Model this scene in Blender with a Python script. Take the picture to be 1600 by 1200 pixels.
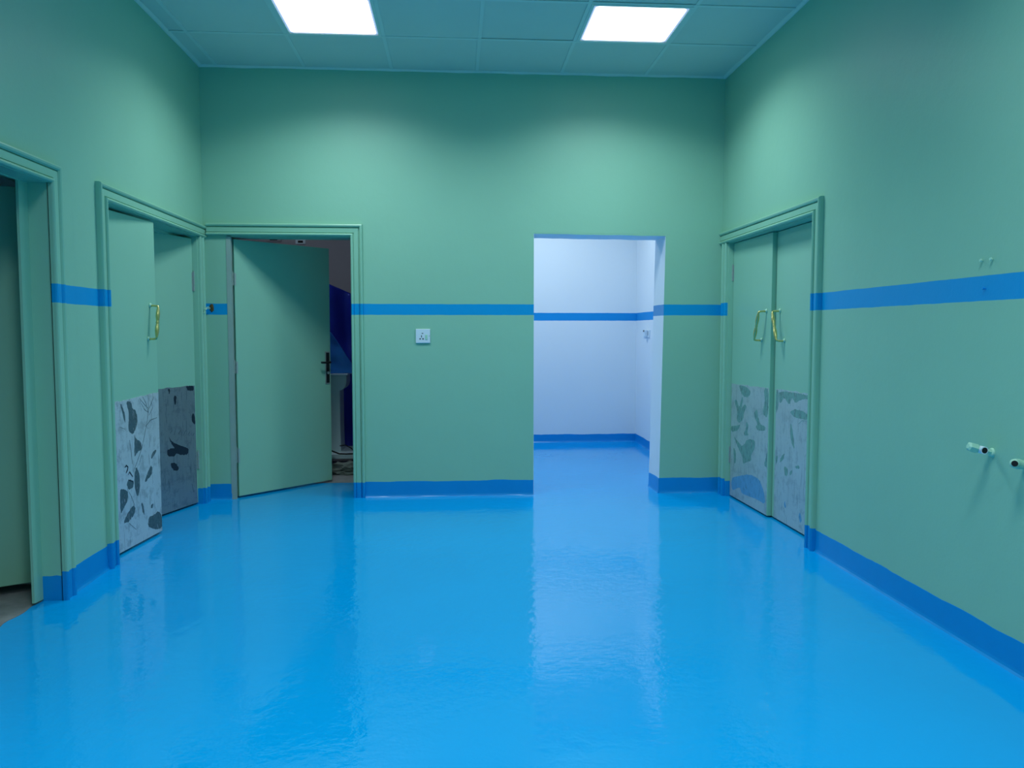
import bpy, bmesh, math, random
from mathutils import Vector, Matrix, noise

random.seed(7)
for o in list(bpy.data.objects):
    bpy.data.objects.remove(o, do_unlink=True)
SC = bpy.context.scene
COL = SC.collection

# ------------------------------------------------------------------ camera, view, world
cam_data = bpy.data.cameras.new('camera')
cam = bpy.data.objects.new('camera', cam_data)
COL.objects.link(cam)
cam.location = (0.0, 0.0, 1.40)
cam.rotation_euler = (math.pi / 2 - 0.0657, 0.0, -0.0710)
cam_data.sensor_width = 36.0
cam_data.lens = 36.0 * 1250.0 / 1600.0
cam_data.clip_start = 0.02
SC.camera = cam

SC.view_settings.view_transform = 'Standard'
SC.view_settings.look = 'None'
SC.view_settings.gamma = 1.0
SC.view_settings.use_curve_mapping = False
SC.view_settings.exposure = 1.0

W = bpy.data.worlds.new('world')
SC.world = W
W.use_nodes = True
W.node_tree.nodes['Background'].inputs[0].default_value = (0.35, 0.6, 1.0, 1)
W.node_tree.nodes['Background'].inputs[1].default_value = 0.02
SC.cycles.max_bounces = 12
SC.cycles.diffuse_bounces = 8
SC.cycles.glossy_bounces = 6
SC.cycles.use_denoising = True

LIGHT_COLOR = (0.78, 0.94, 1.0)
PANEL_GLOW = 1.6            # what the eye sees of a lit panel
PANEL_WATTS = 12.0          # light a panel of the green room throws down
PANEL_SPREAD = 142          # its prismatic cover narrows the beam (degrees)
WHITE_ROOM_WATTS = 13.4     # the panel of the white room
STORE_FILL_POWER = 24.0  # strength of the added fill lamp in the store

# ------------------------------------------------------------------ room numbers (metres)
D = 6.757                   # back wall
XL, XR = -2.048, 2.286      # side walls
H = 3.534                   # ceiling
YF = -2.8                   # wall behind the camera
WT = 0.31                   # wall thickness
PI = math.pi


# ------------------------------------------------------------------ helpers
def lin(c):
    return tuple((v / 255 / 12.92) if v / 255 <= 0.04045 else ((v / 255 + 0.055) / 1.055) ** 2.4 for v in c) + (1.0,)


def tag(o, label=None, cat=None, group=None, kind=None):
    if label: o['label'] = label
    if cat: o['category'] = cat
    if group: o['group'] = group
    if kind: o['kind'] = kind
    return o


def obj(name, bm, mat, parent=None, smooth=False, loc=None):
    me = bpy.data.meshes.new(name)
    bmesh.ops.recalc_face_normals(bm, faces=bm.faces)
    bm.to_mesh(me)
    bm.free()
    if smooth:
        for p in me.polygons: p.use_smooth = True
    me.materials.append(mat)
    o = bpy.data.objects.new(name, me)
    COL.objects.link(o)
    if loc: o.location = loc
    if parent: o.parent = parent
    return o


def empty(name, loc=(0, 0, 0), rz=0.0):
    o = bpy.data.objects.new(name, None)
    COL.objects.link(o)
    o.location = loc
    o.rotation_euler = (0, 0, rz)
    o.empty_display_size = 0.1
    return o


def box(bm, x0, x1, y0, y1, z0, z1, bev=0.0):
    vs = [bm.verts.new((x, y, z)) for x in (x0, x1) for y in (y0, y1) for z in (z0, z1)]
    f = [(0, 1, 3, 2), (4, 6, 7, 5), (0, 4, 5, 1), (2, 3, 7, 6), (0, 2, 6, 4), (1, 5, 7, 3)]
    fs = [bm.faces.new([vs[i] for i in q]) for q in f]
    if bev:
        es = list({e for q in fs for e in q.edges})
        bmesh.ops.bevel(bm, geom=es, offset=bev, segments=2, profile=0.5, affect='EDGES')


def prism(bm, pts, mp, n0, n1):
    """polygon pts (u,z) extruded along n from n0 to n1; mp(u,n,z)->xyz"""
    a = [bm.verts.new(mp(u, n0, z)) for u, z in pts]
    b = [bm.verts.new(mp(u, n1, z)) for u, z in pts]
    bm.faces.new(a)
    bm.faces.new(b[::-1])
    k = len(pts)
    for i in range(k):
        bm.faces.new((a[i], a[(i + 1) % k], b[(i + 1) % k], b[i]))


def tube(bm, pts, rads, seg=14, caps=True):
    pts = [Vector(p) for p in pts]
    rings = []
    up = None
    for i, p in enumerate(pts):
        t = (pts[min(i + 1, len(pts) - 1)] - pts[max(i - 1, 0)]).normalized()
        if up is None:
            up = Vector((0, 0, 1)) if abs(t.z) < 0.9 else Vector((1, 0, 0))
        a = t.cross(up).normalized()
        b = a.cross(t).normalized()
        up = b
        r = rads[i] if isinstance(rads, (list, tuple)) else rads
        rings.append([bm.verts.new(p + r * (math.cos(2 * PI * k / seg) * a + math.sin(2 * PI * k / seg) * b)) for k in range(seg)])
    for r0, r1 in zip(rings, rings[1:]):
        for k in range(seg):
            bm.faces.new((r0[k], r0[(k + 1) % seg], r1[(k + 1) % seg], r1[k]))
    if caps:
        bm.faces.new(rings[0][::-1])
        bm.faces.new(rings[-1])


def ribbon(bm, pts, w, mp, n0, n1):
    """thin stroke along (u,z) points, as a chain of tapered quads"""
    k = len(pts)
    L, Rr = [], []
    for i, (u, z) in enumerate(pts):
        u0, z0 = pts[max(i - 1, 0)]
        u1, z1 = pts[min(i + 1, k - 1)]
        dx, dz = u1 - u0, z1 - z0
        l = math.hypot(dx, dz) or 1
        ww = w * (0.55 if i in (0, k - 1) else 1.0)
        L.append((u - dz / l * ww / 2, z + dx / l * ww / 2))
        Rr.append((u + dz / l * ww / 2, z - dx / l * ww / 2))
    prism(bm, L + Rr[::-1], mp, n0, n1)


def wall_slab(bm, u0, u1, z0, z1, holes, mp, th, sub=1):
    """a wall of thickness th (n from 0 to th) with rectangular holes"""
    us = sorted({u0, u1, *[h[0] for h in holes], *[h[1] for h in holes]})
    zs = sorted({z0, z1, *[h[2] for h in holes], *[h[3] for h in holes]})

    def solid(i, j):
        if i < 0 or j < 0 or i >= len(us) - 1 or j >= len(zs) - 1: return False
        u, z = (us[i] + us[i + 1]) / 2, (zs[j] + zs[j + 1]) / 2
        return not any(h[0] < u < h[1] and h[2] < z < h[3] for h in holes)
    V = {}

    def v(i, j, n):
        if (i, j, n) not in V: V[(i, j, n)] = bm.verts.new(mp(us[i], n, zs[j]))
        return V[(i, j, n)]
    for i in range(len(us) - 1):
        for j in range(len(zs) - 1):
            if not solid(i, j): continue
            for n in (0, th):
                bm.faces.new((v(i, j, n), v(i + 1, j, n), v(i + 1, j + 1, n), v(i, j + 1, n)))
            for di, dj, a, b in ((-1, 0, (i, j), (i, j + 1)), (1, 0, (i + 1, j), (i + 1, j + 1)),
                                 (0, -1, (i, j), (i + 1, j)), (0, 1, (i, j + 1), (i + 1, j + 1))):
                if not solid(i + di, j + dj):
                    bm.faces.new((v(*a, 0), v(*b, 0), v(*b, th), v(*a, th)))


# wall-plane mappings: (u along the wall, n out of the wall into the room when negative thickness, z)
def mp_back(u, n, z): return (u, D + n, z)
def mp_left(u, n, z): return (XL - n, u, z)
def mp_right(u, n, z): return (XR + n, u, z)


# ------------------------------------------------------------------ materials
def new_mat(name):
    m = bpy.data.materials.new(name)
    m.use_nodes = True
    nt = m.node_tree
    return m, nt, nt.nodes['Principled BSDF']


def N(nt, t, **kw):
    n = nt.nodes.new(t)
    for k, v in kw.items(): setattr(n, k, v)
    return n


def mth(nt, op, a, b=None):
    n = N(nt, 'ShaderNodeMath', operation=op)
    for i, x in enumerate((a, b)):
        if x is None: continue
        if isinstance(x, (int, float)): n.inputs[i].default_value = x
        else: nt.links.new(x, n.inputs[i])
    return n.outputs[0]


def mix(nt, fac, a, b):
    n = N(nt, 'ShaderNodeMix', data_type='RGBA')
    for s, x in ((n.inputs[0], fac), (n.inputs[6], a), (n.inputs[7], b)):
        if isinstance(x, (int, float)): s.default_value = x
        elif isinstance(x, tuple): s.default_value = x
        else: nt.links.new(x, s)
    return n.outputs[2]


def noise_tex(nt, vec, scale, detail=3.0, rough=0.5):
    n = N(nt, 'ShaderNodeTexNoise')
    n.inputs['Scale'].default_value = scale
    n.inputs['Detail'].default_value = detail
    n.inputs['Roughness'].default_value = rough
    if vec is not None: nt.links.new(vec, n.inputs['Vector'])
    return n.outputs['Fac']


def bump(nt, bsdf, h, strength, dist=0.01):
    b = N(nt, 'ShaderNodeBump')
    b.inputs['Strength'].default_value = strength
    b.inputs['Distance'].default_value = dist
    nt.links.new(h, b.inputs['Height'])
    nt.links.new(b.outputs[0], bsdf.inputs['Normal'])


GREEN = lin((143, 194, 168))
BLUE_BAND = lin((0, 150, 212))
BLUE_BASE = lin((0, 140, 212))
BLUE_FLOOR = lin((0, 161, 232))
WHITE = lin((226, 232, 238))


def wall_paint(name, base, band=None, foot=None, rough=0.42, band_color=BLUE_BAND, bumpy=0.12, var=0.05):
    """plaster paint with a painted stripe between two heights and an optional painted foot"""
    m, nt, b = new_mat(name)
    g = N(nt, 'ShaderNodeNewGeometry')
    sep = N(nt, 'ShaderNodeSeparateXYZ')
    nt.links.new(g.outputs['Position'], sep.inputs[0])
    z = sep.outputs['Z']
    n1 = noise_tex(nt, g.outputs['Position'], 1.3, 2)
    dark = tuple(v * (1 - var) for v in base[:3]) + (1,)
    light = tuple(min(1, v * (1 + var)) for v in base[:3]) + (1,)
    c = mix(nt, n1, dark, light)
    if band:
        wob = mth(nt, 'MULTIPLY', mth(nt, 'SUBTRACT', noise_tex(nt, g.outputs['Position'], 9, 3), 0.5), 0.006)
        zz = mth(nt, 'ADD', z, wob)
        inb = mth(nt, 'MULTIPLY', mth(nt, 'GREATER_THAN', zz, band[0]), mth(nt, 'LESS_THAN', zz, band[1]))
        c = mix(nt, inb, c, band_color)
    if foot:
        wob = mth(nt, 'MULTIPLY', mth(nt, 'SUBTRACT', noise_tex(nt, g.outputs['Position'], 11, 4), 0.5), 0.03)
        c = mix(nt, mth(nt, 'LESS_THAN', mth(nt, 'ADD', z, wob), foot), c, BLUE_BASE)
    nt.links.new(c, b.inputs['Base Color'])
    b.inputs['Roughness'].default_value = rough
    b.inputs['Specular IOR Level'].default_value = 0.3
    h = mth(nt, 'ADD', noise_tex(nt, g.outputs['Position'], 6, 3), mth(nt, 'MULTIPLY', noise_tex(nt, g.outputs['Position'], 90, 2), 0.15))
    bump(nt, b, h, bumpy, 0.02)
    return m


def plain(name, color, rough=0.5, metallic=0.0, var=0.06, nscale=20, bumpy=0.05, spec=0.4):
    m, nt, b = new_mat(name)
    tc = N(nt, 'ShaderNodeTexCoord')
    n1 = noise_tex(nt, tc.outputs['Object'], nscale, 3)
    c = mix(nt, n1, tuple(v * (1 - var) for v in color[:3]) + (1,), tuple(min(1, v * (1 + var)) for v in color[:3]) + (1,))
    nt.links.new(c, b.inputs['Base Color'])
    b.inputs['Roughness'].default_value = rough
    b.inputs['Metallic'].default_value = metallic
    b.inputs['Specular IOR Level'].default_value = spec
    if bumpy: bump(nt, b, n1, bumpy, 0.005)
    return m


def floor_mat():
    m, nt, b = new_mat('blue_epoxy')
    g = N(nt, 'ShaderNodeNewGeometry')
    p = g.outputs['Position']
    n1 = noise_tex(nt, p, 0.9, 3)
    c = mix(nt, n1, tuple(v * 0.93 for v in BLUE_FLOOR[:3]) + (1,), tuple(min(1, v * 1.07) for v in BLUE_FLOOR[:3]) + (1,))
    nt.links.new(c, b.inputs['Base Color'])
    b.inputs['Roughness'].default_value = 0.055
    b.inputs['IOR'].default_value = 1.55
    fine = noise_tex(nt, p, 15, 3, 0.55)
    patch = N(nt, 'ShaderNodeValToRGB')
    patch.color_ramp.elements[0].position = 0.40
    patch.color_ramp.elements[1].position = 0.66
    nt.links.new(noise_tex(nt, p, 1.3, 2), patch.inputs[0])
    h = mth(nt, 'ADD', mth(nt, 'MULTIPLY', fine, mth(nt, 'ADD', mth(nt, 'MULTIPLY', patch.outputs[0], 0.6), 0.30)),
            mth(nt, 'MULTIPLY', noise_tex(nt, p, 2.2, 2), 0.22))
    bump(nt, b, h, 0.62, 0.006)
    return m


def concrete():
    m, nt, b = new_mat('bare_concrete')
    tc = N(nt, 'ShaderNodeTexCoord')
    n1 = noise_tex(nt, tc.outputs['Object'], 9, 5, 0.65)
    nt.links.new(mix(nt, n1, lin((92, 96, 100)), lin((150, 150, 148))), b.inputs['Base Color'])
    b.inputs['Roughness'].default_value = 0.9
    bump(nt, b, n1, 0.4, 0.01)
    return m


def brushed_plate(name, base, rough=0.42, metallic=0.75, scuff=None):
    """aluminium kick plate: fine vertical scratches and cloudy smears"""
    m, nt, b = new_mat(name)
    tc = N(nt, 'ShaderNodeTexCoord')
    mp = N(nt, 'ShaderNodeMapping')
    mp.inputs['Rotation'].default_value = (0, 0.35, 0)
    mp.inputs['Scale'].default_value = (60, 60, 5)
    nt.links.new(tc.outputs['Object'], mp.inputs['Vector'])
    scr = noise_tex(nt, mp.outputs[0], 1.0, 4, 0.6)
    cloud = noise_tex(nt, tc.outputs['Object'], 5.5, 4, 0.6)
    c = mix(nt, cloud, tuple(v * 0.80 for v in base[:3]) + (1,), tuple(min(1, v * 1.15) for v in base[:3]) + (1,))
    if scuff:
        r2 = N(nt, 'ShaderNodeValToRGB')
        r2.color_ramp.elements[0].position = 0.50
        r2.color_ramp.elements[1].position = 0.62
        nt.links.new(noise_tex(nt, tc.outputs['Object'], 11, 6, 0.7), r2.inputs[0])
        c = mix(nt, mth(nt, 'MULTIPLY', r2.outputs[0], 0.35), c, scuff)
        r = N(nt, 'ShaderNodeValToRGB')
        r.color_ramp.elements[0].position = 0.60
        r.color_ramp.elements[1].position = 0.66
        nt.links.new(scr, r.inputs[0])
        c = mix(nt, mth(nt, 'MULTIPLY', r.outputs[0], 0.5), c, scuff)
    nt.links.new(c, b.inputs['Base Color'])
    nt.links.new(mth(nt, 'ADD', mth(nt, 'MULTIPLY', scr, 0.25), rough - 0.12), b.inputs['Roughness'])
    b.inputs['Metallic'].default_value = metallic
    bump(nt, b, scr, 0.08, 0.002)
    return m


def smear(name, color, cover):
    """a thin brushed film of paint: patchy, with the metal showing through the gaps"""
    m, nt, b = new_mat(name)
    tc = N(nt, 'ShaderNodeTexCoord')
    mp = N(nt, 'ShaderNodeMapping')
    mp.inputs['Rotation'].default_value = (0, 0.5, 0)
    mp.inputs['Scale'].default_value = (48, 48, 16)
    nt.links.new(tc.outputs['Object'], mp.inputs['Vector'])
    r = N(nt, 'ShaderNodeValToRGB')
    r.color_ramp.elements[0].position = 1 - cover - 0.12
    r.color_ramp.elements[0].color = (0.12, 0.12, 0.12, 1)
    r.color_ramp.elements[1].position = 1 - cover + 0.12
    nt.links.new(noise_tex(nt, mp.outputs[0], 1.0, 5, 0.65), r.inputs[0])
    nt.links.new(r.outputs[0], b.inputs['Alpha'])
    n1 = noise_tex(nt, tc.outputs['Object'], 30, 3)
    nt.links.new(mix(nt, n1, tuple(v * 0.8 for v in color[:3]) + (1,), tuple(min(1, v * 1.2) for v in color[:3]) + (1,)), b.inputs['Base Color'])
    b.inputs['Roughness'].default_value = 0.5
    return m


def emitter(name, color, power):
    m, nt, b = new_mat(name)
    nt.nodes.remove(b)
    e = N(nt, 'ShaderNodeEmission')
    tc = N(nt, 'ShaderNodeTexCoord')
    v = N(nt, 'ShaderNodeTexVoronoi')
    v.inputs['Scale'].default_value = 60
    nt.links.new(tc.outputs['Object'], v.inputs['Vector'])
    s = mth(nt, 'MULTIPLY', mth(nt, 'ADD', mth(nt, 'MULTIPLY', v.outputs['Distance'], 0.15), 0.95), power)
    e.inputs[0].default_value = color + (1,)
    nt.links.new(s, e.inputs[1])
    nt.links.new(e.outputs[0], nt.nodes['Material Output'].inputs[0])
    return m


M = {
    'back': wall_paint('green_paint_back', GREEN, (1.537, 1.628)),
    'left': wall_paint('green_paint_left', GREEN, (1.546, 1.643)),
    'right': wall_paint('green_paint_right', GREEN, (1.532, 1.640)),
    'case_back': wall_paint('green_gloss_back', GREEN, (1.537, 1.628), 0.133, 0.3, bumpy=0.04),
    'case_left': wall_paint('green_gloss_left', GREEN, (1.546, 1.643), 0.15, 0.3, bumpy=0.04),
    'case_right': wall_paint('green_gloss_right', GREEN, (1.532, 1.640), 0.150, 0.3, bumpy=0.04),
    'case_plain': wall_paint('green_gloss_plain', GREEN, None, 0.13, 0.3, bumpy=0.04),
    'leaf': wall_paint('door_paint', GREEN, None, None, 0.36, bumpy=0.03),
    'white': wall_paint('white_paint', WHITE, (1.534, 1.631), None, 0.6, bumpy=0.10, var=0.03, band_color=lin((0, 142, 214))),
    'reveal': wall_paint('white_reveal_paint', WHITE, (1.536, 1.629), None, 0.6, bumpy=0.10, var=0.03, band_color=lin((84, 150, 205))),
    'blue_base': plain('blue_foot_paint', BLUE_BASE, 0.30, 0, 0.05, 8, 0.1),
    'floor': floor_mat(),
    'concrete': concrete(),
    'ceil': plain('ceiling_tile_white', lin((214, 214, 200)), 0.85, 0, 0.03, 3, 0.05),
    'grid': plain('ceiling_grid_white', lin((220, 222, 210)), 0.55, 0, 0.02, 3, 0),
    'grey_wall': plain('dull_grey_plaster', lin((168, 160, 168)), 0.8, 0, 0.05, 2, 0.05),
    'raw': plain('primed_frame', lin((150, 172, 164)), 0.6, 0, 0.1, 8, 0.05),
    'steel': plain('dull_steel', lin((160, 172, 168)), 0.4, 0.35, 0.08, 30, 0.03),
    'dark_steel': plain('dark_steel', lin((48, 58, 62)), 0.35, 0.7, 0.15, 30, 0.03),
    'black': plain('black_void', lin((10, 12, 16)), 0.7, 0, 0.1, 10, 0),
    'brass': plain('worn_brass', lin((214, 200, 130)), 0.24, 0.8, 0.12, 40, 0.02),
    'plate_a': brushed_plate('kick_plate_scratched', lin((206, 214, 220)), 0.5, 0.4, lin((52, 78, 96))),
    'plate_b': brushed_plate('kick_plate_shade_tone', lin((150, 162, 170)), 0.42, 0.6, lin((60, 80, 96))),  # same metal, darker base stands in for shade on the tilted leaf
    'plate_c': brushed_plate('kick_plate_smeared', lin((190, 202, 202)), 0.48, 0.4, lin((96, 120, 130))),
    'smear_dark': smear('dark_scuff', lin((70, 92, 100)), 0.60),
    'smear_ink': plain('ink_scribble', lin((22, 36, 52)), 0.6, 0, 0.1, 25, 0),
    'smear_green': smear('thin_green_paint', lin((112, 156, 148)), 0.62),
    'lamp_rim': emitter('lit_panel_edge', (0.38, 0.62, 1.0), 0.42),
    'smear_blue': smear('thin_blue_paint', lin((96, 156, 194)), 0.66),
    'plastic': plain('white_plastic', lin((214, 226, 236)), 0.3, 0, 0.02, 20, 0),
    'tarp': plain('navy_tarp', lin((34, 54, 190)), 0.42, 0, 0.2, 6, 0.3),
    'sheet': plain('blue_sheet', lin((60, 150, 235)), 0.25, 0, 0.15, 8, 0.2),
    'machine': plain('pale_enamel', lin((190, 208, 212)), 0.35, 0, 0.04, 6, 0),
    'rag': plain('grey_rag', lin((104, 112, 106)), 0.9, 0, 0.3, 30, 0.4),
    'rust': plain('rusty_clip', lin((92, 74, 34)), 0.7, 0.2, 0.4, 60, 0.3),
    'lamp': emitter('lit_panel', LIGHT_COLOR, PANEL_GLOW),
    'fill_store': emitter('store_fill_glow', (0.72, 0.88, 1.0), STORE_FILL_POWER),  # glow of the added store fill
    'fit': plain('fitting_paint', lin((170, 214, 190)), 0.35, 0, 0.1, 60, 0.1),
}

S = 'structure'
# ------------------------------------------------------------------ floor and ceiling
bm = bmesh.new()
box(bm, XL - 0.22, XR + 0.3, YF, 7.43, -0.12, 0.0)
box(bm, -0.38, XR + 0.3, 7.43, 10.3, -0.12, 0.0)
fl = obj('floor', bm, M['floor'])
tag(fl, 'glossy wet-looking blue epoxy floor running into the white room', 'floor', kind=S)
bm = bmesh.new()
box(bm, -3.7, -0.38, 7.43, 10.3, -0.12, -0.001)
box(bm, -5.2, XL - 0.22, 1.8, 7.43, -0.12, -0.001)
ring = []
for i in range(40):                                  # ragged edge where the blue paint stops in the deep doorway
    t = i / 39
    yy = 2.85 + 1.39 * t
    ring.append((-2.150 - 0.045 * (1 - t) + 0.022 * noise.noise(Vector((yy * 9, 2, 0))), yy))
prism(bm, ring + [(-2.165, 4.25), (-2.165, 4.45), (XL - 0.225, 4.45), (XL - 0.225, 2.85)], lambda u, n, z: (u, z, n), -0.02, 0.0025)
tag(obj('floor', bm, M['concrete']), 'bare grey concrete floor behind the left doors and the ajar door', 'floor', kind=S)

XS = [XL, -1.905, -1.205, -0.505, 0.190, 0.889, 1.596, XR]
YS = [D]
y = 6.012
while y > YF:
    YS.append(y); y -= 0.703
YS.append(YF)
LIGHTS = [((2, 3), 2), ((5, 6), 2), ((2, 3), 7), ((5, 6), 7), ((2, 3), 11), ((5, 6), 11)]   # grid cells of the panels
lit = {(c[0], r) for c, r in LIGHTS}
bm = bmesh.new()
random.seed(3)
for j in range(len(YS) - 1):
    for i in range(len(XS) - 1):
        if (i, j + 1) in lit: continue
        dz = random.uniform(0.0, 0.004)
        box(bm, XS[i] + 0.004, XS[i + 1] - 0.004, YS[j + 1] + 0.004, YS[j] - 0.004, H + 0.002 + dz, H + 0.03, 0.0015)
box(bm, XL - 0.3, XR + 0.3, YF - 0.2, D + 0.3, H + 0.10, H + 0.2)
ceil = obj('ceiling', bm, M['ceil'])
tag(ceil, 'suspended ceiling of large square white tiles', 'ceiling', kind=S)
bm = bmesh.new()
for x in XS[1:-1]: box(bm, x - 0.013, x + 0.013, YF, D, H - 0.001, H + 0.004)
for y in YS[1:-1]: box(bm, XL, XR, y - 0.013, y + 0.013, H - 0.002, H + 0.003)
obj('ceiling_grid', bm, M['grid'], ceil)
# plaster bead where tiles meet the walls, uneven like the photo
bm = bmesh.new()
def bead(bm, p0, p1, inward):
    k = 60
    prev = None
    for i in range(k + 1):
        t = i / k
        x, y = p0[0] + (p1[0] - p0[0]) * t, p0[1] + (p1[1] - p0[1]) * t
        w = 0.030 + 0.014 * noise.noise(Vector((x * 3, y * 3, 1)))
        d = 0.010 + 0.006 * noise.noise(Vector((x * 5, y * 5, 5)))
        ring = [bm.verts.new((x, y, H + 0.004)), bm.verts.new((x, y, H - d)), bm.verts.new((x + inward[0] * w * 0.4, y + inward[1] * w * 0.4, H - d * 0.9)),
                bm.verts.new((x + inward[0] * w, y + inward[1] * w, H + 0.003))]
        if prev:
            for a in range(4): bm.faces.new((prev[a], prev[(a + 1) % 4], ring[(a + 1) % 4], ring[a]))
        else: bm.faces.new(ring)
        prev = ring
    bm.faces.new(prev[::-1])
bead(bm, (XL, D), (XR, D), (0, -1)); bead(bm, (XL, YF), (XL, D), (1, 0)); bead(bm, (XR, YF), (XR, D), (-1, 0))
obj('plaster_bead', bm, M['grid'], ceil)

# ------------------------------------------------------------------ walls
D2 = (-1.862, -0.853, -0.2, 2.188)        # hole of the ajar door
OP = (0.664, 1.790, -0.2, 2.222)          # plain opening to the white room
DL1 = (2.80, 4.250, -0.2, 2.156)          # near doorway in the left wall
DL2 = (4.885, 6.600, -0.2, 2.165)         # double door, left wall
DR = (4.965, 6.600, -0.2, 2.146)          # double door, right wall
bm = bmesh.new(); wall_slab(bm, XL - WT, XR + WT, -0.1, H + 0.1, [D2, OP], mp_back, WT)
tag(obj('wall_back', bm, M['back']), 'mint green back wall with a blue stripe at chest height', 'wall', kind=S)
bm = bmesh.new(); wall_slab(bm, YF, D, -0.1, H + 0.1, [(DL1[0], DL1[1] + 0.26, DL1[2], DL1[3] + 0.04), DL2], mp_left, WT - 0.02)
wl = obj('wall_left', bm, M['left'])
bm = bmesh.new(); prism(bm, [(DL1[1] + 0.03, -0.1), (DL1[1] + 0.261, -0.1), (DL1[1] + 0.261, DL1[3] + 0.041), (2.79, DL1[3] + 0.041), (2.79, DL1[3] + 0.012), (DL1[1] + 0.03, DL1[3] + 0.012)], mp_left, 0.0, 0.006)
obj('plaster_patch', bm, M['left'], wl)
tag(wl, 'mint green left wall with two doorways', 'wall', kind=S)
bm = bmesh.new(); wall_slab(bm, YF, D, -0.1, H + 0.1, [DR], mp_right, WT)
tag(obj('wall_right', bm, M['right']), 'mint green right wall with double door and pipe stubs', 'wall', kind=S)
bm = bmesh.new(); box(bm, XL - WT, XR + WT, YF - 0.2, YF, -0.1, H + 0.1)
tag(obj('wall_front', bm, M['back']), 'mint green wall behind the camera', 'wall', kind=S)

# white room behind the opening
WY = 10.0
bm = bmesh.new(); box(bm, -0.30, XR + 0.2, WY, WY + 0.2, -0.1, 3.5)
tag(obj('wall_white_back', bm, M['white']), 'white far wall with blue stripe seen through the plain opening', 'wall', kind=S)
bm = bmesh.new(); box(bm, XR, XR + 0.2, D + WT, WY, -0.1, 3.5)
tag(obj('wall_white_right', bm, M['white']), 'white side wall of the far room, with the small socket', 'wall', kind=S)
bm = bmesh.new(); box(bm, -0.40, -0.30, D + WT, WY + 0.2, -0.1, 3.5)
tag(obj('wall_white_left', bm, M['white']), 'white left wall of the far room, out of sight', 'wall', kind=S)
bm = bmesh.new(); box(bm, -0.40, XR + 0.2, D + WT, WY + 0.2, 3.4, 3.5)
tag(obj('ceiling', bm, M['ceil']), 'white ceiling of the far room, above the opening', 'ceiling', kind=S)
bm = bmesh.new(); box(bm, -0.3, OP[0] - 0.01, D + WT, D + WT + 0.01, 0, 3.4); box(bm, OP[1] + 0.01, XR, D + WT, D + WT + 0.01, 0, 3.4); box(bm, OP[0] - 0.01, OP[1] + 0.01, D + WT, D + WT + 0.01, OP[3] + 0.01, 3.4)
tag(obj('wall_white_front', bm, M['white']), 'white face of the dividing wall inside the far room', 'wall', kind=S)
# plaster lining of the opening: two reveals and the soffit
def wobble_strip(bm, pts_in, pts_out):
    for a, b, c, d in zip(pts_in, pts_in[1:], pts_out[1:], pts_out): bm.faces.new((a, b, c, d))
bm = bmesh.new()
box(bm, OP[0] - 0.002, OP[0] + 0.002, D + 0.001, D + WT + 0.01, 0, OP[3])
# right reveal leans a little, as in the photo
vs = [bm.verts.new(p) for p in ((1.757, D + .001, 0), (1.746, D + WT + .01, 0), (1.797, D + WT + .01, 0), (1.797, D + .001, 0),
                                (1.790, D + .001, OP[3]), (1.782, D + WT + .01, OP[3]), (1.797, D + WT + .01, OP[3]), (1.797, D + .001, OP[3]))]
for q in ((0, 1, 2, 3), (4, 5, 6, 7), (0, 1, 5, 4), (1, 2, 6, 5), (2, 3, 7, 6), (3, 0, 4, 7)): bm.faces.new([vs[i] for i in q])
rv = obj('trim_1', bm, M['reveal'])
tag(rv, 'white plaster reveal of the plain opening', 'reveal', kind=S)
bm = bmesh.new()
k = 24
rows = []
SOF = []
for i in range(k + 1):
    x = OP[0] + (OP[1] - OP[0]) * i / k
    zf = OP[3] - 0.004 - 0.010 * (i / k) + 0.004 * noise.noise(Vector((x * 6, 0, 2)))
    SOF.append((x, zf))
    zb = zf + 0.003 * noise.noise(Vector((x * 6, 4, 2)))
    rows.append([bm.verts.new((x, D + 0.0012, zf)), bm.verts.new((x, D + WT + 0.01, zb)), bm.verts.new((x, D + WT + 0.01, OP[3] + 0.004)), bm.verts.new((x, D + 0.0012, OP[3] + 0.004))])
for a, b in zip(rows, rows[1:]):
    for q in range(4): bm.faces.new((a[q], a[(q + 1) % 4], b[(q + 1) % 4], b[q]))
bm.faces.new(rows[0]); bm.faces.new(rows[-1])
obj('soffit', bm, M['reveal'], rv)
# the wall stub in front of the leaning reveal
bm = bmesh.new()
for zz in (0,):
    vs = [bm.verts.new(p) for p in ((1.757, D - .0005, 0), (1.791, D - .0005, OP[3] - 0.012), (1.791, D + 0.002, OP[3] - 0.012), (1.791, D - .0005, 0))]
    bm.faces.new((vs[0], vs[1], vs[3]))
for a, b in zip(SOF, SOF[1:]):
    q = [bm.verts.new(p) for p in ((a[0], D, a[1]), (b[0], D, b[1]), (b[0], D, OP[3] + 0.001), (a[0], D, OP[3] + 0.001))]
    bm.faces.new(q)
obj('reveal_edge', bm, M['back'], rv)

# dim store room behind the ajar door
bm = bmesh.new(); box(bm, -3.7, -0.40, 10.0, 10.2, -0.1, 3.4)
tag(obj('wall_store_back', bm, M['grey_wall']), 'dim grey wall seen above the ajar door', 'wall', kind=S)
bm = bmesh.new(); box(bm, -3.7, -3.5, D + WT, 10.0, -0.1, 3.4); box(bm, -0.46, -0.40, D + WT, 10.0, -0.1, 3.4)
tag(obj('wall_store_side', bm, M['grey_wall']), 'side walls of the dim store, out of sight', 'wall', kind=S)
bm = bmesh.new(); box(bm, -3.7, -0.40, D + WT, 10.2, 3.3, 3.4)
tag(obj('ceiling', bm, M['grey_wall']), 'ceiling of the dim store, out of sight', 'ceiling', kind=S)
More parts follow.
